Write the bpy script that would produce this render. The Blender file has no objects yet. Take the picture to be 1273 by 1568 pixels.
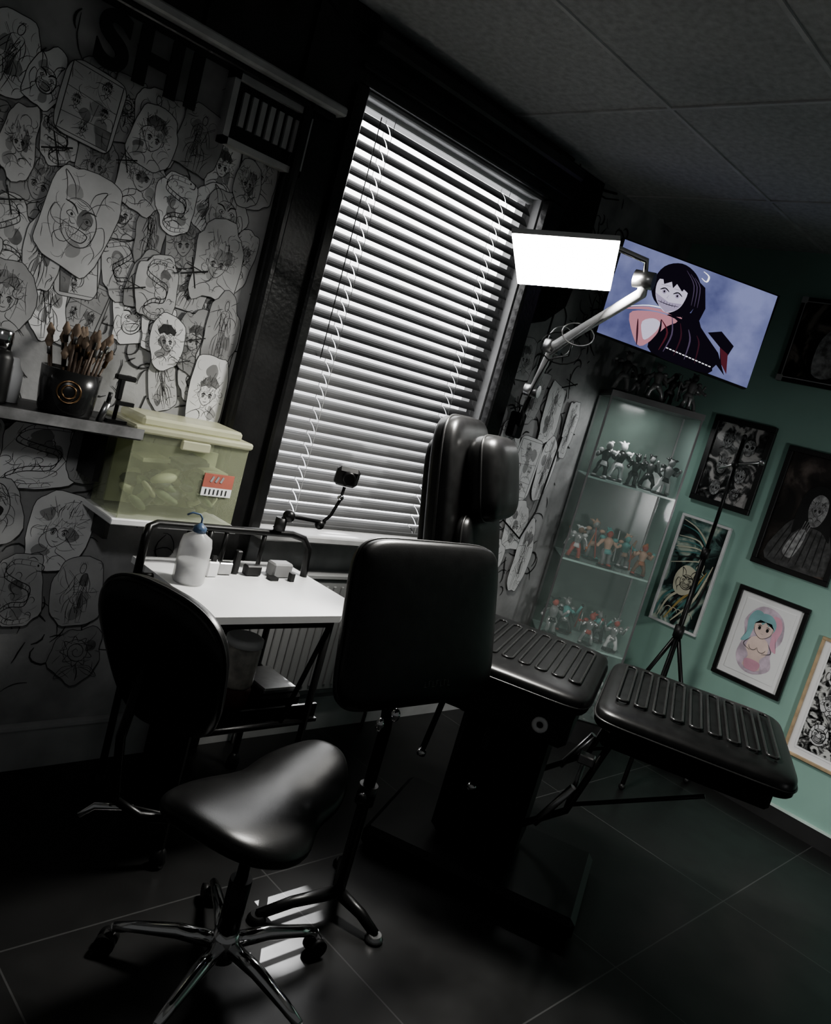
import bpy, math, random
from mathutils import Vector, Matrix
V=Vector
# ------------------------------------------------------------------ camera
a=math.radians(43.5); ph=math.radians(8.5); th=math.radians(15.7); f=1250
Fh=V((math.cos(a),math.sin(a),0)); Rh=V((math.sin(a),-math.cos(a),0))
F=Fh*math.cos(ph)+V((0,0,-math.sin(ph))); U=Rh.cross(F)
Rx=Rh*math.cos(th)+U*math.sin(th); Ux=-Rh*math.sin(th)+U*math.cos(th)
cd=bpy.data.cameras.new('camera'); cam=bpy.data.objects.new('camera',cd); bpy.context.collection.objects.link(cam)
m=Matrix((Rx,Ux,-F)).transposed().to_4x4(); m.translation=V((0,0,1.55)); cam.matrix_world=m
cd.sensor_fit='VERTICAL'; cd.sensor_height=36; cd.lens=f/1568*36; cd.clip_start=0.02
bpy.context.scene.camera=cam
try: bpy.context.scene.view_settings.look='AgX - Medium High Contrast'
except Exception: pass
# ------------------------------------------------------------------ materials
def mat(name,col,rough=.5,metal=0,var=.15,scale=8,emis=0,alpha=1,bump=0,spec=.5,trans=0,coat=0):
    m=bpy.data.materials.new(name); m.use_nodes=True; nt=m.node_tree; b=nt.nodes['Principled BSDF']
    if isinstance(col,(int,float)): col=(col,col,col)
    tc=nt.nodes.new('ShaderNodeTexCoord'); n=nt.nodes.new('ShaderNodeTexNoise'); n.inputs['Scale'].default_value=scale; n.inputs['Detail'].default_value=4
    nt.links.new(tc.outputs['Object'],n.inputs['Vector'])
    r=nt.nodes.new('ShaderNodeValToRGB'); r.color_ramp.elements[0].position=.3; r.color_ramp.elements[1].position=.7
    r.color_ramp.elements[0].color=[c*(1-var) for c in col]+[1]; r.color_ramp.elements[1].color=[min(1,c*(1+var)) for c in col]+[1]
    nt.links.new(n.outputs['Fac'],r.inputs['Fac']); nt.links.new(r.outputs['Color'],b.inputs['Base Color'])
    b.inputs['Roughness'].default_value=rough; b.inputs['Metallic'].default_value=metal; b.inputs['Specular IOR Level'].default_value=spec
    b.inputs['Transmission Weight'].default_value=trans; b.inputs['Alpha'].default_value=alpha; b.inputs['Coat Weight'].default_value=coat
    if emis: nt.links.new(r.outputs['Color'],b.inputs['Emission Color']); b.inputs['Emission Strength'].default_value=emis
    if bump:
        bp=nt.nodes.new('ShaderNodeBump'); bp.inputs['Strength'].default_value=bump; bp.inputs['Distance'].default_value=.01
        n2=nt.nodes.new('ShaderNodeTexNoise'); n2.inputs['Scale'].default_value=scale*12; nt.links.new(tc.outputs['Object'],n2.inputs['Vector'])
        nt.links.new(n2.outputs['Fac'],bp.inputs['Height']); nt.links.new(bp.outputs['Normal'],b.inputs['Normal'])
    return m
leather=mat('black_leather',.012,.34,0,.3,25,bump=.03)
leather_seam=mat('leather_piping',.03,.35)
blackmetal=mat('black_metal',.012,.35,.3)
blackplastic=mat('black_plastic',.012,.45)
chrome=mat('chrome',.75,.12,1,.05)
steel=mat('brushed_steel',.5,.3,1,.1,30)
whitepl=mat('white_laminate',.90,.35,0,.03)
paperm=mat('sketch_paper',.54,.85,0,.2,6)
paper2=mat('sketch_paper_bright',.78,.85,0,.1,6)
paper3=mat('sketch_paper_grey',.36,.85,0,.3,6)
ink=mat('ink',.02,.8)
inkp=mat('pencil_line',.045,.85)
inkg=mat('ink_wash_grey',.20,.8,0,.4,20)
darkpaint=mat('dark_gloss_paint',.022,.30,0,.5,5,bump=.12)
darkwood=mat('dark_wood',.03,.5,0,.4,12)
glassm=mat('cabinet_glass',(.7,.85,.8),.05,0,.02,alpha=.10)
# ------------------------------------------------------------------ mesh builder
class MB:
    def __init__(s): s.v=[];s.f=[];s.mi=[];s.sm=[];s.mats=[]
    def m(s,mt):
        if mt not in s.mats: s.mats.append(mt)
        return s.mats.index(mt)
    def add(s,vs,fs,mt,smooth=False):
        o=len(s.v); s.v+= [tuple(x) for x in vs]; k=s.m(mt)
        for q in fs: s.f.append([i+o for i in q]); s.mi.append(k); s.sm.append(smooth)
    def box(s,c,sz,mt,R=None,bev=0):
        c=V(c); hx,hy,hz=[q/2 for q in sz]
        if bev:
            b=min(bev,hx*.9,hy*.9,hz*.9); vs=[];idx={}
            for X in(-1,1):
                for Y in(-1,1):
                    for Z in(-1,1):
                        for k in range(3):
                            p=[X*(hx-b),Y*(hy-b),Z*(hz-b)]; p[k]=(X,Y,Z)[k]*(hx,hy,hz)[k]; idx[(X,Y,Z,k)]=len(vs); vs.append(V(p))
            fs=[]
            for k in range(3):
                i,j=[q for q in range(3) if q!=k]
                for S in(-1,1):
                    q=[]
                    for A,B in((-1,-1),(1,-1),(1,1),(-1,1)):
                        t=[0,0,0];t[k]=S;t[i]=A;t[j]=B;q.append(idx[(*t,k)])
                    fs.append(q)
                for A in(-1,1):
                    for B in(-1,1):
                        t1=[0,0,0];t1[i]=A;t1[j]=B;t1[k]=-1;t2=list(t1);t2[k]=1
                        fs.append([idx[(*t1,i)],idx[(*t1,j)],idx[(*t2,j)],idx[(*t2,i)]])
            for X in(-1,1):
                for Y in(-1,1):
                    for Z in(-1,1): fs.append([idx[(X,Y,Z,k)] for k in range(3)])
        else:
            vs=[V((x*hx,y*hy,z*hz)) for x in(-1,1) for y in(-1,1) for z in(-1,1)]
            fs=[(0,1,3,2),(4,6,7,5),(0,4,5,1),(2,3,7,6),(0,2,6,4),(1,5,7,3)]
        s.add([c+((R@q) if R else q) for q in vs],fs,mt)
    def tube(s,pts,r,mt,seg=8,closed=False,cap=True):
        pts=[V(p) for p in pts]; n=len(pts); rr=r if isinstance(r,(list,tuple)) else [r]*n
        vs=[];up=None
        for i,p in enumerate(pts):
            if closed: t=pts[(i+1)%n]-pts[i-1]
            else: t=pts[min(i+1,n-1)]-pts[max(i-1,0)]
            if t.length<1e-9: t=V((0,0,1))
            t.normalize()
            if up is None: up=V((0,0,1)) if abs(t.z)<.9 else V((1,0,0))
            x=up.cross(t)
            if x.length<1e-4: x=V((0,1,0)).cross(t)
            x.normalize(); y=t.cross(x); up=y
            for k in range(seg):
                A=2*math.pi*k/seg; vs.append(p+(x*math.cos(A)+y*math.sin(A))*rr[i])
        fs=[]
        for i in range(n if closed else n-1):
            j=(i+1)%n
            for k in range(seg): fs.append((i*seg+k,i*seg+(k+1)%seg,j*seg+(k+1)%seg,j*seg+k))
        s.add(vs,fs,mt,True)
        if cap and not closed: s.add(vs[:seg],[list(range(seg))[::-1]],mt); s.add(vs[-seg:],[list(range(seg))],mt)
    def cyl(s,p0,p1,r,mt,seg=16,r1=None): s.tube([p0,p1],[r,r if r1 is None else r1],mt,seg)
    def lathe(s,c,prof,mt,seg=24,ax=None):
        c=V(c); vs=[];n=len(prof)
        R=ax if ax else Matrix.Identity(3)
        for r,z in prof:
            for k in range(seg):
                A=2*math.pi*k/seg; vs.append(c+R@V((r*math.cos(A),r*math.sin(A),z)))
        fs=[(i*seg+k,i*seg+(k+1)%seg,(i+1)*seg+(k+1)%seg,(i+1)*seg+k) for i in range(n-1) for k in range(seg)]
        s.add(vs,fs,mt,True); s.add(vs[:seg],[list(range(seg))[::-1]],mt); s.add(vs[-seg:],[list(range(seg))],mt)
    def superq(s,fn,mt,e1=.4,e2=.5,nu=48,nv=16):
        def pw(x,e): return math.copysign(abs(x)**e,x)
        vs=[];fs=[]
        for j in range(nv+1):
            et=-math.pi/2+math.pi*j/nv; ce=pw(math.cos(et),e2) if 0<j<nv else 0; se=pw(math.sin(et),e2)
            for i in range(nu):
                w=2*math.pi*i/nu; vs.append(fn(ce*pw(math.cos(w),e1),ce*pw(math.sin(w),e1),se))
        for j in range(nv):
            for i in range(nu): fs.append((j*nu+i,j*nu+(i+1)%nu,(j+1)*nu+(i+1)%nu,(j+1)*nu+i))
        s.add(vs,fs,mt,True)
    def ell(s,c,r,mt,R=None,nu=16,nv=10):
        c=V(c); s.superq(lambda x,y,z:c+((R@V((x*r[0],y*r[1],z*r[2]))) if R else V((x*r[0],y*r[1],z*r[2]))),mt,1,1,nu,nv)
    def pad(s,c4,th,mt,e1=.35,e2=.55,bend=0,seam=None,taper=0):
        A,B,C,D=[V(q) for q in c4]
        N=(B-A).cross(D-A).normalized()
        def fn(x,y,z):
            xx=x*(1-taper*y)
            u=(xx+1)/2; v=(y+1)/2
            return (A*(1-u)+B*u)*(1-v)+(D*(1-u)+C*u)*v+N*(z*th/2+bend*(x*x-.4))
        s.superq(fn,mt,e1,e2,64,20)
        if seam:
            def pw(x,e): return math.copysign(abs(x)**e,x)
            pts=[]
            for i in range(64):
                w=2*math.pi*i/64; pts.append(fn(1.003*pw(math.cos(w),e1),1.003*pw(math.sin(w),e1),.0))
            s.tube(pts,.004,seam,6,closed=True)
        return fn
    def ribbon(s,pts,w,mt,P,closed=False,off=0):
        n=len(pts);vs=[]
        for i in range(n):
            p=pts[i]; q0=pts[i-1] if (i>0 or closed) else pts[i]; q1=pts[(i+1)%n] if (i<n-1 or closed) else pts[i]
            tx,ty=q1[0]-q0[0],q1[1]-q0[1]; l=math.hypot(tx,ty) or 1; nx,ny=-ty/l,tx/l
            k=w/2*(1 if closed else (.35+.65*math.sin(math.pi*i/max(1,n-1))))
            vs.append(P(p[0]+nx*k,p[1]+ny*k,off)); vs.append(P(p[0]-nx*k,p[1]-ny*k,off))
        fs=[(2*i,2*i+1,(2*((i+1)%n))+1,2*((i+1)%n)) for i in range(n if closed else n-1)]
        s.add(vs,fs,mt)
    def poly(s,pts,mt,P,off=0):
        cx=sum(p[0] for p in pts)/len(pts); cy=sum(p[1] for p in pts)/len(pts)
        vs=[P(cx,cy,off)]+[P(p[0],p[1],off) for p in pts]; n=len(pts)
        s.add(vs,[(0,i+1,(i+1)%n+1) for i in range(n)],mt)
    def obj(s,name,parent=None):
        me=bpy.data.meshes.new(name); me.from_pydata(s.v,[],s.f)
        for q in s.mats: me.materials.append(q)
        me.polygons.foreach_set('material_index',s.mi); me.polygons.foreach_set('use_smooth',s.sm); me.update()
        import bmesh
        bm=bmesh.new(); bm.from_mesh(me); bmesh.ops.remove_doubles(bm,verts=bm.verts,dist=1e-6); bmesh.ops.recalc_face_normals(bm,faces=bm.faces); bm.to_mesh(me); bm.free()
        o=bpy.data.objects.new(name,me); bpy.context.collection.objects.link(o)
        if parent: o.parent=parent
        return o
def oval(cx,cy,rx,ry,n=20,a0=0,a1=2*math.pi,closed=True):
    k=n if closed else n-1
    return [(cx+rx*math.cos(a0+(a1-a0)*i/k),cy+ry*math.sin(a0+(a1-a0)*i/k)) for i in range(n)]
def S(pts,n=4,closed=False):
    out=[];L=len(pts)
    for i in range(L if closed else L-1):
        g=lambda j: pts[j%L] if closed else pts[max(0,min(L-1,j))]
        p0,p1,p2,p3=g(i-1),g(i),g(i+1),g(i+2)
        for k in range(n):
            t=k/n
            out.append(tuple(.5*((2*p1[c])+(-p0[c]+p2[c])*t+(2*p0[c]-5*p1[c]+4*p2[c]-p3[c])*t*t+(-p0[c]+3*p1[c]-3*p2[c]+p3[c])*t**3) for c in(0,1)))
    if not closed: out.append(tuple(pts[-1][:2]))
    return out
def rotz(t): return Matrix.Rotation(t,3,'Z')
YW=2.47; XT=4.15; ZC=2.7
def PW(x,z,off): return V((x,YW-.002-off,z))
# ------------------------------------------------------------------ room shell
fm=mat('floor_tiles',.012,.3,0,.5,3)
nt=fm.node_tree; b=nt.nodes['Principled BSDF']; tc=nt.nodes.new('ShaderNodeTexCoord'); mp=nt.nodes.new('ShaderNodeMapping')
mp.inputs['Location'].default_value=(-1.57+.79*4,-.89+.79*4,0)
br=nt.nodes.new('ShaderNodeTexBrick'); br.offset=0; br.inputs['Scale'].default_value=1; br.inputs['Brick Width'].default_value=.79; br.inputs['Row Height'].default_value=.79
br.inputs['Mortar Size'].default_value=.0025; br.inputs['Color1'].default_value=(.014,.014,.014,1); br.inputs['Color2'].default_value=(.017,.017,.017,1); br.inputs['Mortar'].default_value=(.07,.07,.07,1)
nt.links.new(tc.outputs['Object'],mp.inputs['Vector']); nt.links.new(mp.outputs[0],br.inputs['Vector']); nt.links.new(br.outputs['Color'],b.inputs['Base Color'])
nf=nt.nodes.new('ShaderNodeTexNoise'); nf.inputs['Scale'].default_value=6; nf.inputs['Detail'].default_value=6; mr=nt.nodes.new('ShaderNodeMapRange'); mr.inputs[3].default_value=.22; mr.inputs[4].default_value=.5
nt.links.new(tc.outputs['Object'],nf.inputs['Vector']); nt.links.new(nf.outputs['Fac'],mr.inputs[0]); nt.links.new(mr.outputs[0],b.inputs['Roughness'])
B=MB(); B.box((1.6,.4,-.05),(5.4,4.4,.1),fm); B.obj('floor')
cm=mat('ceiling_tile',.62,.9,0,.15,40,bump=.5)
B=MB(); B.box((1.6,.4,ZC+.05),(5.4,4.4,.1),cm)
B.obj('ceiling')
tb=mat('ceiling_grid',.62,.6)
B=MB()
for y in (1.74,1.14,.54,-.06): B.box((1.6,y,ZC-.003),(5.0,.014,.006),tb)
for x in (.72,1.62,2.52,3.42): B.box((x,.4,ZC-.0035),(.014,4.1,.006),tb)
B.obj('trim_1')
wallm=mat('mural_wall_paint',.40,.8,0,.35,5,bump=.1)
B=MB(); T=.12; yc=YW+T/2
def wbox(x0,x1,z0,z1,mt): B.box(((x0+x1)/2,yc,(z0+z1)/2),(x1-x0,T,z1-z0),mt)
wbox(-1.0,1.76,0,ZC,wallm); wbox(2.84,XT+.12,0,ZC,wallm); wbox(1.76,2.84,0,.90,wallm); wbox(1.76,2.84,2.47,ZC,wallm)
B.obj('wall_window')
teal=mat('teal_wall_paint',(.30,.46,.40),.75,0,.06,3)
B=MB(); B.box((XT+.06,.4,ZC/2),(.12,4.26,ZC),teal); B.obj('wall_right')
bm_=mat('baseboard_paint',(.03,.03,.03),.5); bms=mat('baseboard_cap',(.60,.70,.65),.5)
B=MB(); B.box((XT-.008,.4,.04),(.016,4.1,.08),bm_); B.box((XT-.010,.4,.084),(.020,4.1,.008),bms); B.obj('baseboard_right')
wt=mat('white_trim',.5,.5)
B=MB(); B.box((2.2,YW-.01,.08),(3.8,.02,.16),wt); B.box((2.2,YW-.018,.155),(3.8,.03,.012),wt); B.obj('baseboard_window')
B=MB()
B.box((1.64,YW-.02,1.35),(.22,.04,2.7),darkpaint,bev=.006)
B.box((1.735,YW-.035,1.67),(.05,.07,1.60),darkpaint,bev=.008)
B.box((1.55,YW-.035,1.35),(.03,.07,2.0),darkpaint,bev=.008)
B.box((2.90,YW-.025,1.67),(.11,.05,1.62),darkpaint,bev=.008)
B.box((2.34,YW-.02,2.585),(1.2,.04,.21),darkpaint,bev=.006)
B.box((2.34,YW-.05,2.62),(1.25,.10,.05),darkpaint,bev=.01)
B.box((2.34,YW-.03,2.53),(1.25,.06,.02),darkpaint,bev=.004)
B.obj('trim_2')
B=MB(); B.box((2.30,YW-.05,.885),(1.14,.16,.03),wt,bev=.006); B.obj('trim_3')
lin=mat('lintel_paint',.45,.4,0,.3)
B=MB()
B.box((.55,YW-.03,2.52),(2.15,.06,.34),darkpaint)
B.box((.55,YW-.05,2.345),(2.24,.10,.03),lin,bev=.006)
B.box((.55,YW-.035,2.32),(2.20,.07,.02),darkpaint,bev=.004)
for x in (.35,.75,1.15,1.5): B.box((x,YW-.065,2.52),(.02,.02,.34),darkpaint)
B.obj('trim_4')
rad=mat('radiator_enamel',.40,.4,0,.04)
B=MB(); B.box((2.25,YW-.045,.46),(.92,.05,.50),rad,bev=.01); B.box((2.25,YW-.045,.72),(.94,.07,.02),rad,bev=.004)
for k in range(22): B.box((1.83+k*.04,YW-.073,.46),(.014,.008,.44),rad,bev=.003)
for x in(1.9,2.6): B.box((x,YW-.04,.18),(.03,.03,.10),rad); B.cyl((x,YW-.04,0),(x,YW-.04,.14),.009,steel)
B.obj('radiator')
# ------------------------------------------------------------------ window, daylight outside, blind
sky=bpy.data.materials.new('overcast_daylight'); sky.use_nodes=True; nt=sky.node_tree; nt.nodes.clear()
o=nt.nodes.new('ShaderNodeOutputMaterial'); e=nt.nodes.new('ShaderNodeEmission'); e.inputs[1].default_value=5.5
tc=nt.nodes.new('ShaderNodeTexCoord'); sx_=nt.nodes.new('ShaderNodeSeparateXYZ'); mr=nt.nodes.new('ShaderNodeMapRange'); mr.inputs[1].default_value=-.5; mr.inputs[2].default_value=3.5
r=nt.nodes.new('ShaderNodeValToRGB'); R_=r.color_ramp; R_.elements[0].position=.2; R_.elements[0].color=(.50,.51,.53,1); R_.elements[1].position=.85; R_.elements[1].color=(1,1,1,1)
for p,cv in((.38,.20),(.55,.36)): q=R_.elements.new(p); q.color=(cv,cv,cv*1.03,1)  # dim band and paler foot paint the blind's falloff and table bounce
nt.links.new(tc.outputs['Object'],sx_.inputs[0]); nt.links.new(sx_.outputs[2],mr.inputs[0]); nt.links.new(mr.outputs[0],r.inputs[0]); nt.links.new(r.outputs[0],e.inputs[0]); nt.links.new(e.outputs[0],o.inputs[0])
B=MB(); B.add([(-1,4.8,-2),(10,4.8,-2),(10,4.8,7),(-1,4.8,7)],[(0,1,2,3)],sky); B.obj('sky_backdrop')
B=MB()
fr=mat('window_frame_white',.45,.4)
for x in(1.775,2.825): B.box((x,YW+.085,1.685),(.03,.05,1.57),fr)
for z in(.915,2.46): B.box((2.3,YW+.085,z),(1.08,.05,.02),fr)
B.obj('window_1')
slat=mat('blind_slat',.085,.42,0,.15,4); cord=mat('blind_cord',.45,.8); hrail=mat('blind_headrail',.8,.35,0,.03)
B=MB(); x0,x1=1.772,2.798; N=33; z0=.925; z1=2.405
yb=YW+.02
for i in range(N):
    z=z0+(z1-z0)*i/(N-1)
    ts=math.radians(36+13*(i/(N-1)))
    R=Matrix.Rotation(ts,3,'X')
    for A,Bx in((x0,x0+.168),(x0+.175,x1-.175),(x1-.168,x1)):
        vs=[];n=5
        for xx in(A,Bx):
            for k in range(n):
                t=-1+2*k/(n-1); q=R@V((0,t*.0245,.003*(1-t*t)))
                vs.append(V((xx,yb,z))+q)
        for xx in(A,Bx):
            for k in range(n):
                t=-1+2*k/(n-1); q=R@V((0,t*.0245,.003*(1-t*t)-.0018))
                vs.append(V((xx,yb,z))+q)
        fs=[]
        for k in range(n-1): fs+= [(k,k+1,n+k+1,n+k),(2*n+k,3*n+k,3*n+k+1,2*n+k+1)]
        fs+=[(0,n,3*n,2*n),(n-1,2*n-1+0,4*n-1,3*n-1)]
        B.add(vs,fs,slat)
B.box(((x0+x1)/2,yb,2.445),(x1-x0,.03,.018),hrail,bev=.004)
B.box(((x0+x1)/2,yb,.905+.002),(x1-x0,.05,.014),slat,bev=.003)
for xx in(x0+.1715,x1-.1715):
    for dy in(-.027,.027): B.box((xx,yb+dy,1.68),(.002,.0012,1.53),cord)
B.cyl((x0+.10,yb-.035,2.42),(x0+.10,yb-.035,1.55),.002,slat,8)
B.obj('venetian_blind')
# ------------------------------------------------------------------ drawings
def scribble(B,P,cx,cy,w,h,rnd,n,lw,off,mt=None):
    mt=mt or inkp
    for _ in range(n):
        x=cx+rnd.uniform(-.45,.45)*w; y=cy+rnd.uniform(-.45,.45)*h; A=rnd.uniform(0,6.28); pts=[];cv=rnd.uniform(-.5,.5)
        st=rnd.uniform(.03,.07)*min(w,h)
        for k in range(rnd.randint(5,12)):
            pts.append((x,y)); x+=st*math.cos(A);y+=st*math.sin(A);A+=cv+rnd.uniform(-.2,.2)
            if abs(x-cx)>w*.48 or abs(y-cy)>h*.48: break
        if len(pts)>2: B.ribbon(pts,lw*rnd.uniform(.6,1.5),mt,P,off=off)
def d_anime(L,FILL,rnd):
    L(S([(-.36,.25),(-.37,0),(-.28,-.25),(0,-.46),(.28,-.25),(.37,0),(.36,.25)]))
    for s in(-1,1):
        L(S([(s*.06,.0),(s*.16,.07),(s*.28,.0)]),2); L(oval(s*.17,-.04,.055,.075,12),1,True); FILL(oval(s*.17,-.045,.03,.05,8))
        L([(s*.06,.14),(s*.28,.18 if rnd.random()<.5 else .11)],1.5); L(S([(s*.15,-.42),(s*.16,-.6),(s*.5,-.75),(s*.75,-.95)]))
        L(S([(s*.37,.05),(s*.44,.1),(s*.43,-.08),(s*.35,-.12)])); L(S([(s*.05,-.95),(s*.12,-.75),(s*.35,-.66)]))
    L([(.01,-.08),(-.03,-.18),(.02,-.19)]); L(S([(-.1,-.29),(0,-.31),(.1,-.28)]))
    n=rnd.randint(9,15); pts=[]
    for k in range(n*2+1):
        t=math.pi*(1.18-1.36*k/(2*n)); r=(.88 if k%2 else .58)*rnd.uniform(.85,1.15); pts.append((r*math.cos(t)*.8,.12+r*math.sin(t)*.9))
    L(pts,1.3)
    z=[(-.4+.8*k/10,(.12 if k%2 else .36)+rnd.uniform(-.06,.06)) for k in range(11)]; L(z,1.2)
    if rnd.random()<.4: FILL([(-.4,.3),(-.5,.5),(-.2,.8),(.2,.8),(.5,.5),(.4,.3),(.2,.42),(0,.3),(-.2,.42)],rnd.random()<.15)
    for k in range(8): x=rnd.uniform(-.45,.45); L(S([(x,.4),(x*1.1+.03,.58),(x*.8,.75)]),.7)
def d_skull(L,FILL,rnd):
    L(S([(-.3,-.25),(-.5,-.1),(-.55,.3),(-.3,.75),(0,.85),(.3,.75),(.55,.3),(.5,-.1),(.3,-.25)]),1.4)
    for s in(-1,1):
        FILL(S([(s*.1,.1),(s*.25,.25),(s*.42,.15),(s*.36,-.05),(s*.18,-.08)],3,True),True); L(S([(s*.3,-.25),(s*.34,-.5),(s*.2,-.75),(0,-.8)])); L(S([(s*.45,.4),(s*.3,.5),(s*.15,.42)]))
        L(S([(s*.5,0),(s*.62,-.2),(s*.55,-.5)]))
    FILL([(0,.0),(.08,-.18),(0,-.14),(-.08,-.18)],True)
    L([(-.3,-.35),(.3,-.35)]); L([(-.27,-.55),(.27,-.55)]); L([(-.3,-.45),(.3,-.45)],1.4)
    for k in range(8): x=-.26+.075*k; L([(x,-.34),(x,-.56)],.8)
    for k in range(5): L(S([(rnd.uniform(-.5,.5),rnd.uniform(.2,.8)) for _ in range(4)]),.6)
def d_oni(L,FILL,rnd):
    L(S([(-.45,.2),(-.5,-.1),(-.35,-.5),(0,-.65),(.35,-.5),(.5,-.1),(.45,.2),(.2,.45),(-.2,.45)],4,True),1.4)
    for s in(-1,1):
        L(S([(s*.2,.42),(s*.3,.75),(s*.6,.95),(s*.5,.7),(s*.42,.3)]),1.3); L(S([(s*.05,.12),(s*.2,.28),(s*.45,.3)]),2.4)
        L(S([(s*.1,.05),(s*.25,.13),(s*.36,.03),(s*.22,-.02)],4,True)); FILL(oval(s*.22,.05,.04,.04,8),True)
        L([(s*.22,-.32),(s*.26,-.12),(s*.32,-.3)],1.2); L(S([(s*.08,-.12),(s*.2,-.15),(s*.28,-.02)])); L(S([(s*.48,0),(s*.7,.1),(s*.8,-.3),(s*.6,-.7)])); L(S([(s*.4,-.4),(s*.6,-.6),(s*.5,-.9)]))
        for k in range(3): L(S([(s*(.28+.05*k),-.1-.1*k),(s*(.4+.03*k),-.2-.1*k),(s*.35,-.35-.08*k)]),.7)
    L(S([(-.3,-.28),(0,-.22),(.3,-.28),(.2,-.48),(0,-.52),(-.2,-.48)],4,True),1.5); L([(-.28,-.36),(.28,-.36)])
    for k in range(7): L([(-.22+.07*k,-.27),(-.22+.07*k,-.46)],.7)
    for k in range(3): L(S([(-.15,.3+.05*k),(0,.26+.05*k),(.15,.3+.05*k)]),.7)
def d_figure(L,FILL,rnd):
    L(oval(0,.72,.12,.15,14),1,True); z=[(-.16+.04*k,.72+(.2 if k%2 else .1)) for k in range(9)]; L(z)
    j=lambda: rnd.uniform(-.1,.1)
    a1,a2=j(),j()
    for s in(-1,1):
        L(S([(s*.06,.58),(s*.25,.5),(s*.22,.2),(s*.16,.0),(s*.24,-.15)])); L(S([(s*.25,.5),(s*.42,.25+a1),(s*.5+a2,-.02)])); L(S([(s*.17,.35),(s*.3,.15+a1),(s*.42+a2,-.05)]))
        L(S([(s*.24,-.15),(s*.32,-.5),(s*.28+a1,-.92)])); L(S([(0,-.2),(s*.12,-.5),(s*.14+a1,-.92)])); L([(s*.12+a1,-.93),(s*.36+a1,-.95)],1.5)
        L(S([(s*.2,-.1),(s*.45,-.3),(s*.5,-.6)]))
    L([(-.2,0),(.2,0)],2); L([(-.19,-.06),(.19,-.06)]); L(S([(-.06,.56),(0,.3),(.02,0)])); L([(-.6,-.2),(.55,.7)],1.6); L([(-.58,-.24),(.57,.66)])
    FILL([(-.18,.0),(-.05,-.2),(-.1,-.5),(-.28,-.5)],False); L([(-.05,.72),(-.01,.72)]);L([(.03,.72),(.07,.72)])
    for k in range(8): L(S([(rnd.uniform(-.22,.22),rnd.uniform(-.7,.5)) for _ in range(3)]),.7)
def d_rose(L,FILL,rnd):
    pts=[(.04*k**.75*math.cos(k*.55),.12+.04*k**.75*math.sin(k*.55)) for k in range(34)]; L(pts,1.2)
    for k in range(9):
        t=k*.7; L(S([(.35*math.cos(t),.12+.35*math.sin(t)),(.62*math.cos(t+.3),.12+.58*math.sin(t+.3)),(.36*math.cos(t+.8),.12+.36*math.sin(t+.8))]),1.2)
    for s in(-1,1):
        L(S([(s*.1,-.45),(s*.5,-.45),(s*.8,-.85),(s*.4,-.75)],4,True)); L(S([(s*.1,-.45),(s*.45,-.6),(s*.75,-.83)]))
        for k in range(3): L([(s*(.25+.13*k),-.52-.06*k),(s*(.35+.13*k),-.48-.1*k)],.7)
    L(S([(0,-.4),(.05,-.7),(0,-.98)]),2)
def d_page(L,FILL,rnd):
    L([(-.9,-.95),(.9,-.95),(.9,.95),(-.9,.95)],1.6,True); y1=rnd.uniform(.1,.4); y2=rnd.uniform(-.5,-.2); L([(-.9,y1),(.9,y1+.1)],2); L([(-.9,y2),(.9,y2-.08)],2); x=rnd.uniform(-.3,.3); L([(x,y1),(x+.1,y2)],2)
    for (cx,cy,s) in((rnd.uniform(-.4,.4),.66,.28),(-.5,-.05,.25),(.5,-.05,.25),(rnd.uniform(-.4,.4),-.68,.24)):
        d_anime(lambda p,w=1,c=False:L([(cx+q[0]*s,cy+q[1]*s) for q in p],w*.8,c),lambda p,d=True:FILL([(cx+q[0]*s,cy+q[1]*s) for q in p],d),rnd)
    for k in range(14): t=rnd.uniform(0,6.28); L([(.5*math.cos(t),.6+.1*math.sin(t)),(.85*math.cos(t),.65+.28*math.sin(t))],.6)
    FILL([(-.9,y2),(-.3,y2-.05),(-.5,-.95),(-.9,-.95)],False)
def d_dragon(L,FILL,rnd):
    sp=S([(-.7,.8),(.2,.85),(.5,.5),(.0,.25),(-.5,.05),(-.4,-.35),(.2,-.4),(.6,-.65),(.2,-.9),(-.5,-.85)],6)
    L([(p[0],p[1]+.07) for p in sp],1.4); L([(p[0]+.05,p[1]-.07) for p in sp],1.4)
    for k in range(2,len(sp)-2,2): L(S([(sp[k][0],sp[k][1]+.07),(sp[k][0]+.05,sp[k][1]),(sp[k][0]+.03,sp[k][1]-.07)]),.8)
    for k in range(3,len(sp)-2,4): L([(sp[k][0]-.03,sp[k][1]+.08),(sp[k][0],sp[k][1]+.17),(sp[k][0]+.04,sp[k][1]+.08)],1)
    L(S([(-.7,.85),(-.95,.75),(-.9,.6),(-.65,.62)]),1.5); L(S([(-.7,.9),(-.5,1.0),(-.3,.95)]),1.3); FILL(oval(-.72,.76,.04,.04,8),True)
    for k in range(6): c=(rnd.uniform(-.7,.7),rnd.uniform(-.8,.8)); L(oval(c[0],c[1],.12,.09,12,0,4.5,False),1)
KINDS=[d_anime,d_skull,d_oni,d_figure,d_rose,d_page,d_dragon]
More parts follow.
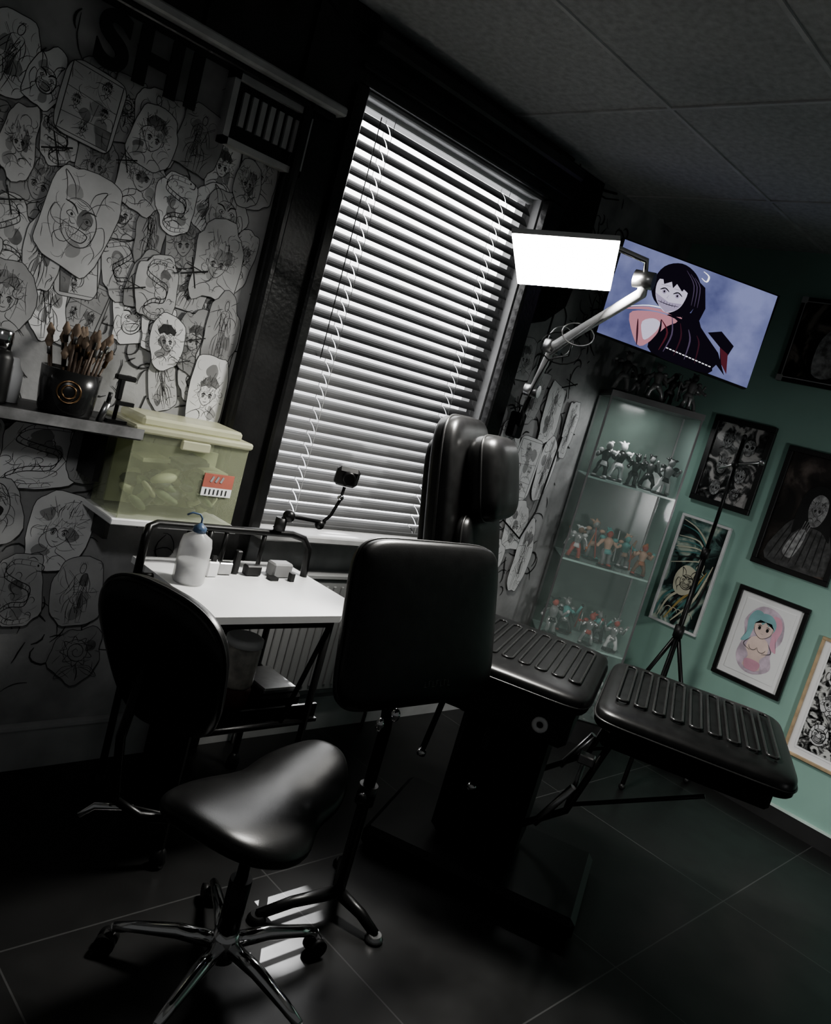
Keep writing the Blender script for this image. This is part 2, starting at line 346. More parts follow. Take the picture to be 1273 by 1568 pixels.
def sketch(B,P,cx,cy,w,h,seed,pm,rot=0,lw=.0022,off=.003,kind=None):
    rnd=random.Random(seed); c,s_=math.cos(rot),math.sin(rot)
    def Q(x,y,o): return P(cx+x*c-y*s_,cy+x*s_+y*c,o)
    kind=kind if kind is not None else rnd.choice([0,0,0,1,2,3,3,4,5,6,6])
    n=36; ph1,ph2,ph3=[rnd.uniform(0,6.28) for _ in range(3)]
    out=[]; ex=.35 if kind==5 else rnd.choice([.5,.7,.9]); amp=.15 if kind==5 else rnd.choice([.5,.8,1])
    for i in range(n):
        t=2*math.pi*i/n; k=1+amp*(.08*math.sin(3*t+ph1)+.06*math.sin(5*t+ph2)+.035*math.sin(9*t+ph3))
        out.append((math.copysign(abs(math.cos(t))**ex,math.cos(t))*w/2*k,math.copysign(abs(math.sin(t))**ex,math.sin(t))*h/2*k))
    B.poly(out,pm,Q,off); B.ribbon(out,lw*1.1,inkp,Q,True,off+.00006)
    o=off+.00013; sc_x=w*.47; sc_y=h*.47
    if kind in(0,1,2,4): mm=min(sc_x,sc_y); sc_x=mm*1.12; sc_y=mm*1.2
    fl=rnd.choice([-1,1]); sh=rnd.uniform(-.2,.2)
    def tr(q): return ((fl*q[0]+sh*q[1])*sc_x,q[1]*sc_y)
    def L(p,wd=1,cl=False): B.ribbon([tr(q) for q in p],lw*wd,inkp,Q,cl,o)
    def FILL(p,dark=True): B.poly([tr(q) for q in p],inkp if dark else inkg,Q,o-.00004)
    for k in range(3):
        u,v=rnd.uniform(-.25,.25)*w,rnd.uniform(-.3,.3)*h; B.poly(S([(u+rnd.uniform(.5,1)*w*.16*math.cos(q*1.05),v+rnd.uniform(.5,1)*h*.13*math.sin(q*1.05)) for q in range(6)],3,True),inkg if k==0 and pm is not paper2 else paper3,Q,off+.00003+.00001*k)
    KINDS[kind](L,FILL,rnd)
    scribble(B,Q,0,0,w*.92,h*.92,rnd,22,lw*.7,o)
i=0; rr=random.Random(77)
def place(x,z,w,h,pm,r=None,kind=None,lw=.0020):
    global i
    B=MB(); sketch(B,PW,x,z,w,h,i*13+5,pm,rr.uniform(-.3,.3) if r is None else r,off=.0012+.00020*i,kind=kind,lw=lw); B.obj('paper_sketch'); i+=1
pms=[paperm,paper3,paperm,paperm,paper3,paper2]
cells=[]
for row,z in enumerate((2.05,1.91,1.77,1.63,1.49,1.35)):
    for col in range(10):
        x=.48+.108*col+(.05 if row%2 else 0)
        if x>1.49 or (row==5 and x<1.2) : continue
        cells.append((x,z))
rr.shuffle(cells)
for x,z in cells: place(x+rr.uniform(-.03,.03),z+rr.uniform(-.03,.03),rr.uniform(.09,.155),rr.uniform(.13,.22),rr.choice(pms))
for (x,z,w,h,k) in [(.93,1.74,.20,.28,2),(1.38,1.75,.17,.25,0),(1.09,2.03,.14,.18,0),(.90,2.04,.17,.20,5),(.66,1.55,.17,.22,1),(1.20,1.62,.14,.2,6),(1.42,2.02,.10,.15,0)]: place(x,z,w,h,paperm,kind=k)
for (x,z,w,h,r,pm,k) in [(1.45,1.55,.13,.24,.05,paper3,3),(1.45,1.33,.14,.28,.03,paper2,0),(1.27,1.47,.12,.18,.1,paper2,0),(.95,1.05,.28,.22,.1,paper2,6),(.84,.86,.2,.22,0,paperm,1),(1.06,.82,.20,.26,-.1,paper2,0),(1.16,.62,.17,.24,.1,paperm,3),(.97,.62,.16,.24,0,paperm,6),(1.20,.40,.17,.2,0,paper3,4),(.78,1.08,.14,.18,0,paperm,0),(1.10,1.08,.12,.2,0,paper3,3),
    (3.02,1.80,.14,.2,.1,paperm,0),(3.16,1.66,.16,.26,-.1,paperm,3),(3.34,1.60,.14,.3,.05,paper2,3),(3.08,1.40,.16,.24,.1,paper2,6),(3.25,1.30,.20,.32,-.05,paper2,5),(3.42,1.32,.14,.34,0,paper2,3),(3.12,1.12,.16,.26,0,paper2,2),(3.32,1.00,.18,.26,.1,paper2,0),(3.2,.82,.18,.24,0,paper2,4),(3.45,.85,.14,.4,0,paper2,3),(3.52,1.55,.10,.3,0,paperm,3)]:
    place(x,z,w,h,pm,r,k)
B=MB(); rnd=random.Random(5)
for k in range(90):
    scribble(B,PW,rnd.uniform(.45,1.5),rnd.uniform(.3,2.25),.3,.3,rnd,3,.005,.0005)
for k in range(40):
    x=rnd.uniform(.5,1.5);z=rnd.uniform(.3,1.95); B.ribbon([(x,z),(x+rnd.uniform(-.03,.03),z-rnd.uniform(.04,.09))],.012,ink,PW,off=.0008)
for k in range(70):
    scribble(B,PW,rnd.uniform(2.98,3.55),rnd.uniform(.5,2.6),.3,.4,rnd,3,.008,.0005)
def star(x,z,r,o=.0285): B.ribbon([(x-r,z-r*.3),(x+r,z+r*.4)],r*.35,ink,PW,off=o); B.ribbon([(x-r*.4,z+r),(x+r*.3,z-r)],r*.3,ink,PW,off=o+.0001); B.ribbon([(x-r*.7,z+r*.5),(x+r*.8,z+r*.2)],r*.22,ink,PW,off=o+.0002)
for (x,z,r) in((.83,1.90,.04),(1.12,1.60,.035),(1.30,1.70,.045),(1.36,1.50,.03),(.74,1.73,.035),(1.33,1.42,.025),(1.02,1.94,.03)): star(x,z,r)
for (x,z,r) in((3.4,1.75,.06),(3.05,1.58,.05),(3.1,2.2,.08),(3.3,2.3,.08),(3.45,2.15,.07)): star(x,z,r,.0285)
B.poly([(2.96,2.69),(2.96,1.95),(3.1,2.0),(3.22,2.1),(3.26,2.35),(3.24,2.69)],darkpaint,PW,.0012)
B.obj('mural_drawing')
def text(body,loc,size,mt,rot,name,ex=.004,sp=1):
    cu=bpy.data.curves.new(name,'FONT'); cu.body=body; cu.size=size; cu.extrude=ex; cu.offset=.008; cu.align_x='CENTER'; cu.space_character=sp
    ob=bpy.data.objects.new(name,cu); bpy.context.collection.objects.link(ob)
    bpy.context.view_layer.update(); me=bpy.data.meshes.new_from_object(ob); bpy.data.objects.remove(ob); me.materials.clear(); me.materials.append(mt)
    o=bpy.data.objects.new(name,me); bpy.context.collection.objects.link(o); o.location=loc; o.rotation_euler=rot
    return o
text('SHI',(1.03,YW-.034,2.155),.20,ink,(math.pi/2,0,0),'wall_lettering',sp=1.15)
gr=mat('grille_white',.42,.6)
B=MB()
for (x,z,w,h) in [(1.43,2.30,.30,.02),(1.43,2.11,.30,.02),(1.29,2.205,.02,.21),(1.57,2.205,.02,.21)]: B.box((x,YW-.024,z),(w,.048,h),gr)
for k in range(7): B.box((1.335+k*.033,YW-.035,2.215),(.018,.012,.10),gr)
B.box((1.43,YW-.015,2.205),(.28,.030,.19),ink)
B.obj('wall_vent_grille')
# ------------------------------------------------------------------ shelf and things
B=MB(); B.box((.72,2.345,1.195),(.84,.25,.03),darkwood,bev=.004)
for x in(.6,1.08): B.box((x,2.40,1.10),(.02,.14,.16),blackmetal)
B.box((.72,2.219,1.20),(.84,.004,.03),inkg)
B.obj('wall_shelf')
B=MB(); pc=V((.935,2.30,1.211)); cup=mat('cup_black_glaze',.02,.25,coat=.5); copper=mat('copper',(.35,.22,.12),.3,1)
B.lathe(pc,[(.068,0),(.072,.01),(.077,.06),(.080,.125),(.073,.125),(.066,.02)],cup,28)
dirn=V((-.35,-.94,0)).normalized(); side=V((0,0,1)).cross(dirn)
ctr=pc+V((0,0,.07))+dirn*.079
for r_ in(.03,.018): B.tube([ctr+side*(r_*math.cos(t))+V((0,0,r_*math.sin(t))) for t in [k*.3 for k in range(21)]],.003,copper,6,closed=True)
rnd=random.Random(2); bri=mat('brush_bristle',(.20,.15,.11),.8,0,.5,30); hand=mat('brush_handle',(.10,.07,.05),.4)
for k in range(36):
    t=rnd.uniform(0,6.28); r_=rnd.uniform(0,.05); p0=pc+V((r_*math.cos(t),r_*math.sin(t),.03)); ou=rnd.uniform(1.0,2.4)
    p1=pc+V((r_*math.cos(t)*ou+rnd.uniform(-.015,.015),min(r_*math.sin(t)*ou,.09),rnd.uniform(.13,.2))); dd=(p1-p0).normalized()
    B.cyl(p0,p1,.0035,hand,6); B.cyl(p1,p1+dd*.02,.006,steel if k%3 else copper,8); B.tube([p1+dd*.02,p1+dd*.035,p1+dd*.055],[.006,.012,.003],bri,8)
B.obj('brush_pot')
B=MB(); B.lathe((.74,2.30,1.211),[(.035,0),(.038,.01),(.038,.12),(.03,.14)],blackplastic); B.lathe((.74,2.30,1.35),[(.03,0),(.03,.05),(.026,.055)],chrome); B.obj('spray_bottle')
B=MB(); B.lathe((.80,2.36,1.211),[(.03,0),(.03,.08),(.02,.10),(.015,.12)],whitepl); B.obj('ink_bottle')
B=MB(); B.box((1.08,2.30,1.216),(.06,.05,.01),blackmetal); B.cyl((1.08,2.30,1.22),(1.085,2.30,1.34),.006,blackmetal); B.box((1.085,2.29,1.345),(.06,.02,.015),blackplastic,bev=.003); B.box((1.075,2.29,1.31),(.015,.02,.06),blackplastic,bev=.003); B.box((1.10,2.29,1.27),(.05,.012,.012),blackplastic); B.obj('desk_clamp')
B=MB(); B.cyl((1.02,2.26,1.211),(1.03,2.25,1.27),.010,steel); B.cyl((1.03,2.25,1.27),(1.032,2.248,1.30),.006,blackplastic); B.obj('tattoo_machine')
# storage box on bracket shelf
B=MB(); B.box((1.33,2.345,.925),(.44,.21,.02),whitepl,bev=.003)
for x in(1.16,1.5): B.box((x,2.40,.875),(.015,.09,.08),blackmetal)
B.obj('bracket_shelf')
boxp=mat('green_translucent_plastic',(.60,.64,.46),.2,0,.1,6,alpha=.22); lidp=mat('yellow_lid_plastic',(.74,.74,.54),.35,0,.08,alpha=.6); grn=mat('green_contents',(.12,.16,.08),.8,0,.6,14); drk=mat('dark_contents',(.025,.035,.025),.6,0,.5,14)
lining=mat('pale_green_liner',(.40,.44,.26),.6,0,.2,8)
B=MB(); X0,X1,Y0,Y1,Z0,Z1=1.13,1.525,2.25,2.44,.936,1.20
for q in [((X0+X1)/2,Y0,(Z0+Z1)/2,X1-X0,.004,Z1-Z0),((X0+X1)/2,Y1,(Z0+Z1)/2,X1-X0,.004,Z1-Z0),(X0,(Y0+Y1)/2,(Z0+Z1)/2,.004,Y1-Y0,Z1-Z0),(X1,(Y0+Y1)/2,(Z0+Z1)/2,.004,Y1-Y0,Z1-Z0),((X0+X1)/2,(Y0+Y1)/2,Z0+.003,X1-X0,Y1-Y0,.006)]:
    B.box(q[:3],q[3:],boxp)
B.box(((X0+X1)/2,(Y0+Y1)/2,1.212),(.415,.215,.022),lidp,bev=.006); B.box(((X0+X1)/2,(Y0+Y1)/2,1.235),(.35,.165,.03),lidp,bev=.008)
B.box((1.33,Y0-.006,1.185),(.10,.014,.03),lidp,bev=.004)
B.box((1.33,2.40,1.05),(.36,.01,.20),lining)
rnd=random.Random(8)
for k in range(54): B.ell((rnd.uniform(1.18,1.48),rnd.uniform(2.29,2.38),rnd.uniform(.965,1.07)),(rnd.uniform(.02,.05),.025,rnd.uniform(.010,.022)),(grn,drk,grn,drk,lining)[k%5],Matrix.Rotation(rnd.uniform(-1,1),3,'Y'),nu=10,nv=6)
for k in range(5): B.box((rnd.uniform(1.2,1.46),2.33,rnd.uniform(1.06,1.12)),(.09,.1,.012),drk if k%2 else lining,Matrix.Rotation(rnd.uniform(-.5,.5),3,'Y'))
red=mat('red_label',(.45,.15,.11),.6)
B.box((1.44,Y0-.004,1.085),(.11,.003,.045),red); B.box((1.44,Y0-.004,1.048),(.11,.003,.028),whitepl)
for k in range(6): B.box((1.40+k*.015,Y0-.006,1.048),(.004,.002,.018),ink)
for k in range(3): B.box((1.415+k*.018,Y0-.006,1.09),(.008,.002,.02),paper3,Matrix.Rotation(.4,3,'Y'))
B.obj('storage_box')
# ------------------------------------------------------------------ work table
B=MB(); tx0,tx1,ty0,ty1=1.24,1.84,1.80,2.31
top=[(tx0,ty0),(1.70,ty0),(tx1,1.93),(tx1,ty1),(tx0,ty1)]
vs=[(x,y,.80) for x,y in top]+[(x,y,.778) for x,y in top]
B.add(vs,[(0,1,2,3,4),(9,8,7,6,5)]+[(i_,(i_+1)%5,(i_+1)%5+5,i_+5) for i_ in range(5)],whitepl)
legs=[(1.28,1.84),(1.70,1.84),(1.28,2.27),(1.80,2.27)]
for x,y in legs:
    B.cyl((x,y,.06),(x,y,.778),.012,blackmetal,10); B.lathe((x,y,0),[(.02,0),(.025,.02),(.02,.05),(.012,.06)],blackplastic,12)
for z in(.755,.42):
    for p,q in((0,1),(1,3),(3,2),(2,0)): B.cyl((*legs[p],z),(*legs[q],z),.010,blackmetal,8)
B.cyl((1.70,1.84,.75),(1.60,1.84,.42),.008,blackmetal,8)
B.box((1.52,2.05,.42),(.46,.42,.012),blackplastic)
B.box((1.52,1.86,.445),(.46,.01,.05),blackplastic)
ry=2.205
B.tube([(1.19,ry-.04,.77),(1.19,ry-.04,.91),(1.20,ry-.03,.935),(1.24,ry,.94),(1.75,ry,.94),(1.80,ry-.01,.93),(1.815,ry-.03,.90),(1.815,ry-.04,.80)],.013,blackmetal,10)
B.cyl((1.19,ry-.04,.785),(1.26,ry-.04,.785),.010,blackmetal)
B.cyl((1.43,ry,.80),(1.43,ry,.94),.010,blackmetal); B.cyl((1.49,ry,.80),(1.49,ry,.94),.008,blackmetal); B.cyl((1.64,ry,.80),(1.64,ry,.94),.008,blackmetal)
B.obj('work_table')
B=MB(); bot=mat('bottle_plastic',.75,.3,0,.05,alpha=.5); blue=mat('blue_cap',(.08,.13,.22),.4)
q0=V((1.31,2.08,.801))
B.lathe(q0,[(.044,0),(.048,.008),(.048,.115),(.043,.14),(.02,.155),(.018,.16)],bot); B.lathe(q0+V((0,0,.158)),[(.020,0),(.020,.015),(.010,.022),(.005,.028)],blue,20)
B.tube([q0+V((0,0,.18)),q0+V((0,0,.20)),q0+V((-.01,.0,.212)),q0+V((-.03,.01,.213)),q0+V((-.045,.012,.205))],.003,blue,8)
B.lathe(q0+V((0,0,.003)),[(.042,0),(.044,.065)],mat('bottle_liquid',.6,.4),20)
B.obj('squeeze_bottle')
B=MB()
B.box((1.42,2.14,.826),(.04,.03,.05),whitepl,bev=.004); B.box((1.42,2.135,.86),(.015,.01,.02),blackplastic); B.box((1.48,2.16,.822),(.05,.025,.04),steel,bev=.003); B.box((1.59,2.16,.819),(.06,.03,.035),blackplastic,bev=.004); B.box((1.70,2.16,.826),(.08,.05,.05),mat('grey_box',.25,.4),bev=.006); B.box((1.53,2.17,.841),(.02,.02,.08),blackplastic,bev=.003)
B.box((1.65,2.12,.806),(.03,.03,.01),blackplastic); B.box((1.72,2.11,.815),(.014,.02,.028),blackplastic)
B.obj('desk_supplies')
B=MB()
B.cyl((1.68,2.19,.955),(1.68,2.19,1.0),.02,blackplastic); B.tube([(1.66,2.19,.96),(1.68,2.18,1.0),(1.72,2.18,1.01),(1.86,2.18,1.0)],.008,blackmetal); B.ell((1.70,2.18,1.01),(.022,.022,.022),blackmetal)
B.tube([(1.84,2.18,.99),(1.87,2.17,1.03),(1.885,2.16,1.09),(1.89,2.16,1.14)],.006,blackmetal); B.ell((1.84,2.18,.99),(.018,.018,.018),blackmetal); B.ell((1.885,2.16,1.10),(.012,.012,.012),chrome)
R=Matrix.Rotation(-.5,3,'Z')@Matrix.Rotation(.3,3,'X')
B.box((1.885,2.155,1.18),(.085,.035,.075),blackplastic,R,bev=.012); B.lathe(V((1.878,2.138,1.18)),[(.022,-.005),(.024,.012),(.018,.014)],blackmetal,20,R@Matrix.Rotation(math.pi/2,3,'X'))
B.obj('webcam_arm')
B=MB(); B.lathe((1.46,1.93,.427),[(.05,0),(.055,.01),(.055,.09),(.05,.10)],mat('red_tin',(.10,.03,.03),.4),24); B.lathe((1.46,1.93,.528),[(.05,0),(.055,.01),(.057,.12),(.05,.13)],mat('jar_plastic',(.6,.57,.52),.3,0,.5,20,alpha=.85),24); B.lathe((1.46,1.93,.659),[(.058,0),(.058,.02),(.05,.025)],whitepl,24); B.obj('storage_jar')
B=MB(); B.lathe((1.34,1.97,.427),[(.035,0),(.042,.12),(.04,.12),(.033,.01)],paperm,20)
B.box((1.62,1.98,.462),(.16,.2,.07),blackplastic,bev=.01); B.box((1.62,1.98,.505),(.13,.17,.02),steel,bev=.005); B.obj('supply_bins')
# ------------------------------------------------------------------ stool with saddle seat
B=MB(); sc=V((1.22,1.39,0)); ax=V((.93,.36,0)).normalized(); sd=V((-ax.y,ax.x,0))
def seatfn(x,y,z):
    wd=.205-.085*(x*.5+.5)**1.3+(-.03*math.exp(-((x-.15)/.3)**2))
    L=.285
    zz=.495+z*.045+.045*max(0,x)**2+.035*max(0,-x)**2-.030*y*y*(1 if z>0 else .6)-.012
    return sc+ax*(x*L+.03)+sd*(y*wd)+V((0,0,zz))
B.superq(seatfn,leather,.75,.6,64,24)
B.box((sc.x,sc.y,.435),(.2,.16,.02),blackmetal)
B.cyl((sc.x,sc.y,.10),(sc.x,sc.y,.28),.028,blackmetal); B.cyl((sc.x,sc.y,.28),(sc.x,sc.y,.43),.015,blackmetal); B.lathe((sc.x,sc.y,.06),[(.035,0),(.04,.03),(.036,.06),(.028,.08)],chrome)
for k in range(5):
    t=math.radians(136+72*k); d=V((math.cos(t),math.sin(t),0)); sp=V((-d.y,d.x,0))
    B.tube([sc+d*.03+V((0,0,.10)),sc+d*.12+V((0,0,.10)),sc+d*.22+V((0,0,.082)),sc+d*.275+V((0,0,.068))],[.021,.019,.015,.012],chrome,12)
    e=sc+d*.275; B.cyl(e+V((0,0,.045)),e+V((0,0,.075)),.008,chrome,8)
    for q in(-1,1): 
        c0=e+d*.01+sp*(q*.014); B.cyl(c0-sp*.009+V((0,0,.026)),c0+sp*.009+V((0,0,.026)),.0255,blackplastic,20)
    B.box(e+d*.01+V((0,0,.04)),(.03,.03,.022),blackplastic,rotz(t),bev=.006)
B.tube([(1.10,1.44,.43),(.98,1.52,.42),(.93,1.56,.45),(.92,1.58,.60),(.93,1.56,.80)],.012,blackmetal,8)
B.tube([(1.13,1.45,.41),(.98,1.60,.40),(.93,1.64,.385)],.006,blackmetal,8); B.tube([(1.0,1.585,.40),(.93,1.64,.385),(.90,1.65,.36)],[.007,.009,.007],chrome,8)
B.pad([(1.00,1.67,.59),(1.09,1.44,.635),(1.00,1.36,.955),(.83,1.71,.99)],.09,leather,.6,.6,bend=.03,seam=leather_seam)
B.obj('saddle_stool')
# ------------------------------------------------------------------ near padded back on a post
B=MB()
B.pad([(1.32,1.34,.735),(1.91,1.34,.735),(1.94,1.48,1.15),(1.38,1.48,1.15)],.085,leather,.28,.5,seam=leather_seam)
B.box((1.63,1.44,.80),(.14,.02,.2),blackmetal,Matrix.Rotation(-.3,3,'X'))
B.tube([(1.64,1.44,.85),(1.635,1.455,.70),(1.66,1.46,.60),(1.66,1.46,.08)],.018,blackmetal,12)
B.cyl((1.66,1.46,.36),(1.66,1.46,.42),.028,blackmetal); B.tube([(1.66,1.46,.40),(1.60,1.42,.41)],.006,chrome); B.ell((1.60,1.42,.41),(.014,.014,.014),blackplastic)
B.cyl((1.635,1.43,.70),(1.70,1.42,.70),.008,chrome); B.ell((1.64,1.42,.66),(.014,.014,.02),chrome); B.ell((1.60,1.43,.63),(.012,.012,.02),chrome)
for t in(-75,165,45):
    t=math.radians(t); d=V((math.cos(t),math.sin(t),0)); c0=V((1.66,1.46,0))
    L=.15 if t<0 else .24
    B.tube([c0+V((0,0,.07)),c0+d*L*.6+V((0,0,.05)),c0+d*L+V((0,0,.02))],[.02,.017,.015],blackmetal,10); B.lathe(c0+d*L,[(.026,0),(.028,.008),(.02,.022)],steel if t<0 else blackmetal,16)
em=mat('embossed_logo',.08,.25)
def padpt(u,v,o):
    A_,B_,C_,D_=V((1.32,1.34,.735)),V((1.91,1.34,.735)),V((1.94,1.48,1.15)),V((1.38,1.48,1.15)); N=(B_-A_).cross(D_-A_).normalized()
    return (A_*(1-u)+B_*u)*(1-v)+(D_*(1-u)+C_*u)*v+N*o
for k in range(7):
    u=.47+k*.026
    B.ribbon([(u,.115),(u,.15)],.006,em,lambda x,y,o:padpt(x,y,.0435)); B.ribbon([(u-.006,.15 if k%2 else .115),(u+.014,.15 if k%2 else .115)],.007,em,lambda x,y,o:padpt(x,y,.0435))
B.obj('padded_armrest_stand')
# ------------------------------------------------------------------ tattoo bed
B=MB(); J=V((2.44,1.27,0)); d=V((.44,-.90,0)).normalized(); w=V((.90,.44,0)).normalized()
def bp_(s,t,z): return J+d*s+w*t+V((0,0,z))
hw=.335; ztop=.80; tk=.085
def cushion(s0,s1,zt,hw):
    zc=zt-tk/2
    return B.pad([bp_(s0,-hw,zc),bp_(s1,-hw,zc),bp_(s1,hw,zc),bp_(s0,hw,zc)],tk,leather,.22,.42,seam=leather_seam)
cushion(-.60,-.008,ztop,hw); cushion(.008,.60,ztop-.005,hw)
rib=mat('leather_rib',.03,.22)
for s0 in (-.60,.0):
    n=9
    for k in range(n):
        c=s0+.075+k*.056; pts=[]; hl=.20; r_=.017
        for q in range(9): t=-math.pi/2+math.pi*q/8; pts.append(bp_(c+r_*math.sin(t),hl+r_*math.cos(t),ztop+.0005))
        for q in range(9): t=math.pi/2+math.pi*q/8; pts.append(bp_(c+r_*math.sin(t),-hl+r_*math.cos(t),ztop+.0005))
        B.tube(pts,.0045,rib,6,closed=True)
Rb=rotz(math.atan2(d.y,d.x))
B.box(bp_(-.30,0,.665),(.52,.60,.12),blackplastic,Rb,bev=.02); B.box(bp_(.30,0,.685),(.50,.52,.06),blackmetal,Rb,bev=.01)
rc=bp_(-.13,-.305,.665); pts=[rc-w*.006+d*(.018*math.cos(t*.4))+V((0,0,.018*math.sin(t*.4))) for t in range(16)]; B.tube(pts,.008,hrail,8,closed=True)
B.box(bp_(-.25,0,.36),(.30,.26,.52),blackmetal,Rb,bev=.02); B.box(bp_(-.22,0,.04),(.75,.5,.08),blackmetal,Rb,bev=.02)
for t in(-.26,.26):
    B.tube([bp_(.08,t,.66),bp_(.02,t,.42),bp_(-.12,t,.30)],.011,blackmetal); B.tube([bp_(.02,t,.50),bp_(-.06,t,.34)],.012,steel); B.box(bp_(.03,t,.60),(.05,.04,.03),steel,Rb,bev=.004)
    B.tube([bp_(.02,t,.44),bp_(.38,t,.63)],.007,blackmetal)
    B.tube([bp_(-.45,t,.60),bp_(-.47,t,.42)],.010,blackmetal); B.lathe(bp_(-.47,t,.40),[(.014,0),(.016,.012),(.012,.02)],chrome,14)
    B.tube([bp_(-.28,t,.60),bp_(-.28,t,.38)],.010,blackmetal); B.lathe(bp_(-.28,t,.36),[(.014,0),(.016,.012),(.012,.02)],chrome,14)
B.cyl(bp_(.02,-.26,.42),bp_(.02,.26,.42),.01,blackmetal)
def br_(t,h,o):
    base=bp_(-.60,0,.82); upv=(V((0,0,1))-d*.22).normalized(); fw=(d+V((0,0,.22))).normalized()
    return base+w*t+upv*h+fw*o
B.pad([br_(-.28,0,.03),br_(.28,0,.03),br_(.24,.68,.03),br_(-.24,.68,.03)],.11,leather,.35,.45,bend=-.0,seam=leather_seam)
B.pad([br_(-.22,-.02,-.03),br_(.22,-.02,-.03),br_(.18,.6,-.03),br_(-.18,.6,-.03)],.05,blackplastic,.3,.4)
B.pad([br_(-.19,.33,.16),br_(.19,.33,.16),br_(.17,.62,.14),br_(-.17,.62,.14)],.14,leather,.4,.6,seam=leather_seam)
B.pad([br_(-.26,.03,.11),br_(.26,.03,.11),br_(.22,.36,.11),br_(-.22,.36,.11)],.08,leather,.35,.6,seam=leather_seam)
B.obj('tattoo_bed')
# ------------------------------------------------------------------ LED panel lamp
led=bpy.data.materials.new('led_panel_emitter'); led.use_nodes=True; nt=led.node_tree; nt.nodes.clear()
o=nt.nodes.new('ShaderNodeOutputMaterial'); e=nt.nodes.new('ShaderNodeEmission'); e.inputs[0].default_value=(1,.98,.93,1); e.inputs[1].default_value=180; nt.links.new(e.outputs[0],o.inputs[0])
TL,TR,BR,BL=V((1.924,1.747,2.07)),V((2.142,1.518,2.132)),V((2.318,1.624,2.020)),V((2.117,1.837,1.964))
N=(TR-TL).cross(BL-TL).normalized()
if N.dot(-Fh)<0: N=-N
B=MB(); cc=(TL+TR+BR+BL)/4
B.add([p+N*.002 for p in(TL,TR,BR,BL)],[(0,1,2,3)],led)
back=[cc+(p-cc)*1.03 for p in(TL,TR,BR,BL)]; b2=[p-N*.02 for p in back]
B.add(back+b2,[(4,5,6,7),(0,1,5,4),(1,2,6,5),(2,3,7,6),(3,0,4,7),(0,1,2,3)],hrail)
j0=cc-N*.025; j2=V((2.31,1.50,2.065)); j3=V((2.63,2.02,1.84)); j4=V((2.85,2.23,1.665)); j5=V((3.02,2.385,1.50))
B.tube([j0,V((2.22,1.56,2.13)),V((2.29,1.50,2.12)),j2],.010,chrome,10)
armm=mat('lamp_arm_white',.65,.35,.2)
B.tube([j2,j2+V((.01,0,-.04)),j3],.018,armm,12)
off=V((0,0,-.03)); B.tube([j2+off*1.3,j3+off],.006,steel,8)
for j in(j2,j3,j4): B.cyl(j-V((.01,-.03,0)),j+V((.01,-.03,0)),.028,steel,16)
B.tube([j3,j4],.015,armm,12); B.tube([j4,j5],.012,blackmetal,10)
B.tube([j3+(j2-j3)*.3,j3+(j2-j3)*.3+V((0,0,-.10)),j3+V((0,0,-.05)),j4+V((-.06,-.05,.02)),j4+V((-.09,-.05,-.08)),j5+V((0,-.03,.02))],.003,blackplastic,6)
for (c0,ra,rb,mt_) in((j3+V((0,-.04,0)),.08,.06,blackplastic),(j3+(j2-j3)*.35+V((0,0,-.03)),.06,.04,steel),(j3+V((.04,0,.03)),.05,.06,steel)):
    B.tube([c0+V((.6,-.7,0)).normalized()*(ra*math.cos(t*.35))+V((0,0,rb*math.sin(t*.35))) for t in range(18)],.003,mt_,6,closed=True)
B.box((3.03,2.405,1.50),(.06,.06,.12),blackmetal,bev=.008)
B.obj('led_panel_lamp')
# ------------------------------------------------------------------ TV
TTL,TTR,TBR,TBL=V((3.23,2.26,2.44)),V((3.74,1.72,2.38)),V((3.73,1.73,1.95)),V((3.23,2.26,2.01))
tu=(TTR-TTL); tv=(TTL-TBL); tn=tu.cross(tv).normalized()
if tn.dot(-Fh)<0: tn=-tn
def PTV(u,v,o): return TBL+tu*u+tv*v+tn*(.002+o)
B=MB()
def ext(k,o): 
    c=(TTL+TTR+TBR+TBL)/4; return [c+(p-c)*k+tn*o for p in(TTL,TTR,TBR,TBL)]
A1=ext(1.03,0);A2=ext(1.03,-.04);B.add(A1+A2,[(0,1,2,3),(4,5,6,7),(0,1,5,4),(1,2,6,5),(2,3,7,6),(3,0,4,7)],blackplastic)
def em_(name,c,s=1.0,c2=None,sc=4):
    m=bpy.data.materials.new(name); m.use_nodes=True; nt=m.node_tree; nt.nodes.clear(); o=nt.nodes.new('ShaderNodeOutputMaterial'); e=nt.nodes.new('ShaderNodeEmission'); e.inputs[1].default_value=s; nt.links.new(e.outputs[0],o.inputs[0])
    tc=nt.nodes.new('ShaderNodeTexCoord'); n=nt.nodes.new('ShaderNodeTexNoise'); n.inputs['Scale'].default_value=sc; n.inputs['Detail'].default_value=5; r=nt.nodes.new('ShaderNodeValToRGB')
    c2=c2 or c; r.color_ramp.elements[0].position=.35;r.color_ramp.elements[1].position=.65; r.color_ramp.elements[0].color=(*c,1); r.color_ramp.elements[1].color=(*c2,1)
    nt.links.new(tc.outputs['Object'],n.inputs['Vector']); nt.links.new(n.outputs['Fac'],r.inputs[0]); nt.links.new(r.outputs[0],e.inputs[0]); return m
s_sky=em_('screen_sky',(.08,.09,.20),1.0,(.22,.24,.42),4); s_blk=em_('screen_black',(.008,.006,.012)); s_skin=em_('screen_pale',(.56,.53,.66)); s_sh=em_('screen_shade',(.34,.30,.42)); s_pink=em_('screen_pink',(.46,.22,.26)); s_red=em_('screen_darkred',(.09,.02,.03)); s_wht=em_('screen_white',(.95,.95,1),1.2); s_gry=em_('screen_grey',(.09,.07,.12)); s_dr=em_('screen_coat_lining',(.05,.015,.025))
B.poly([(.0,.0),(1,.0),(1,1),(0,1)],s_sky,PTV,0)
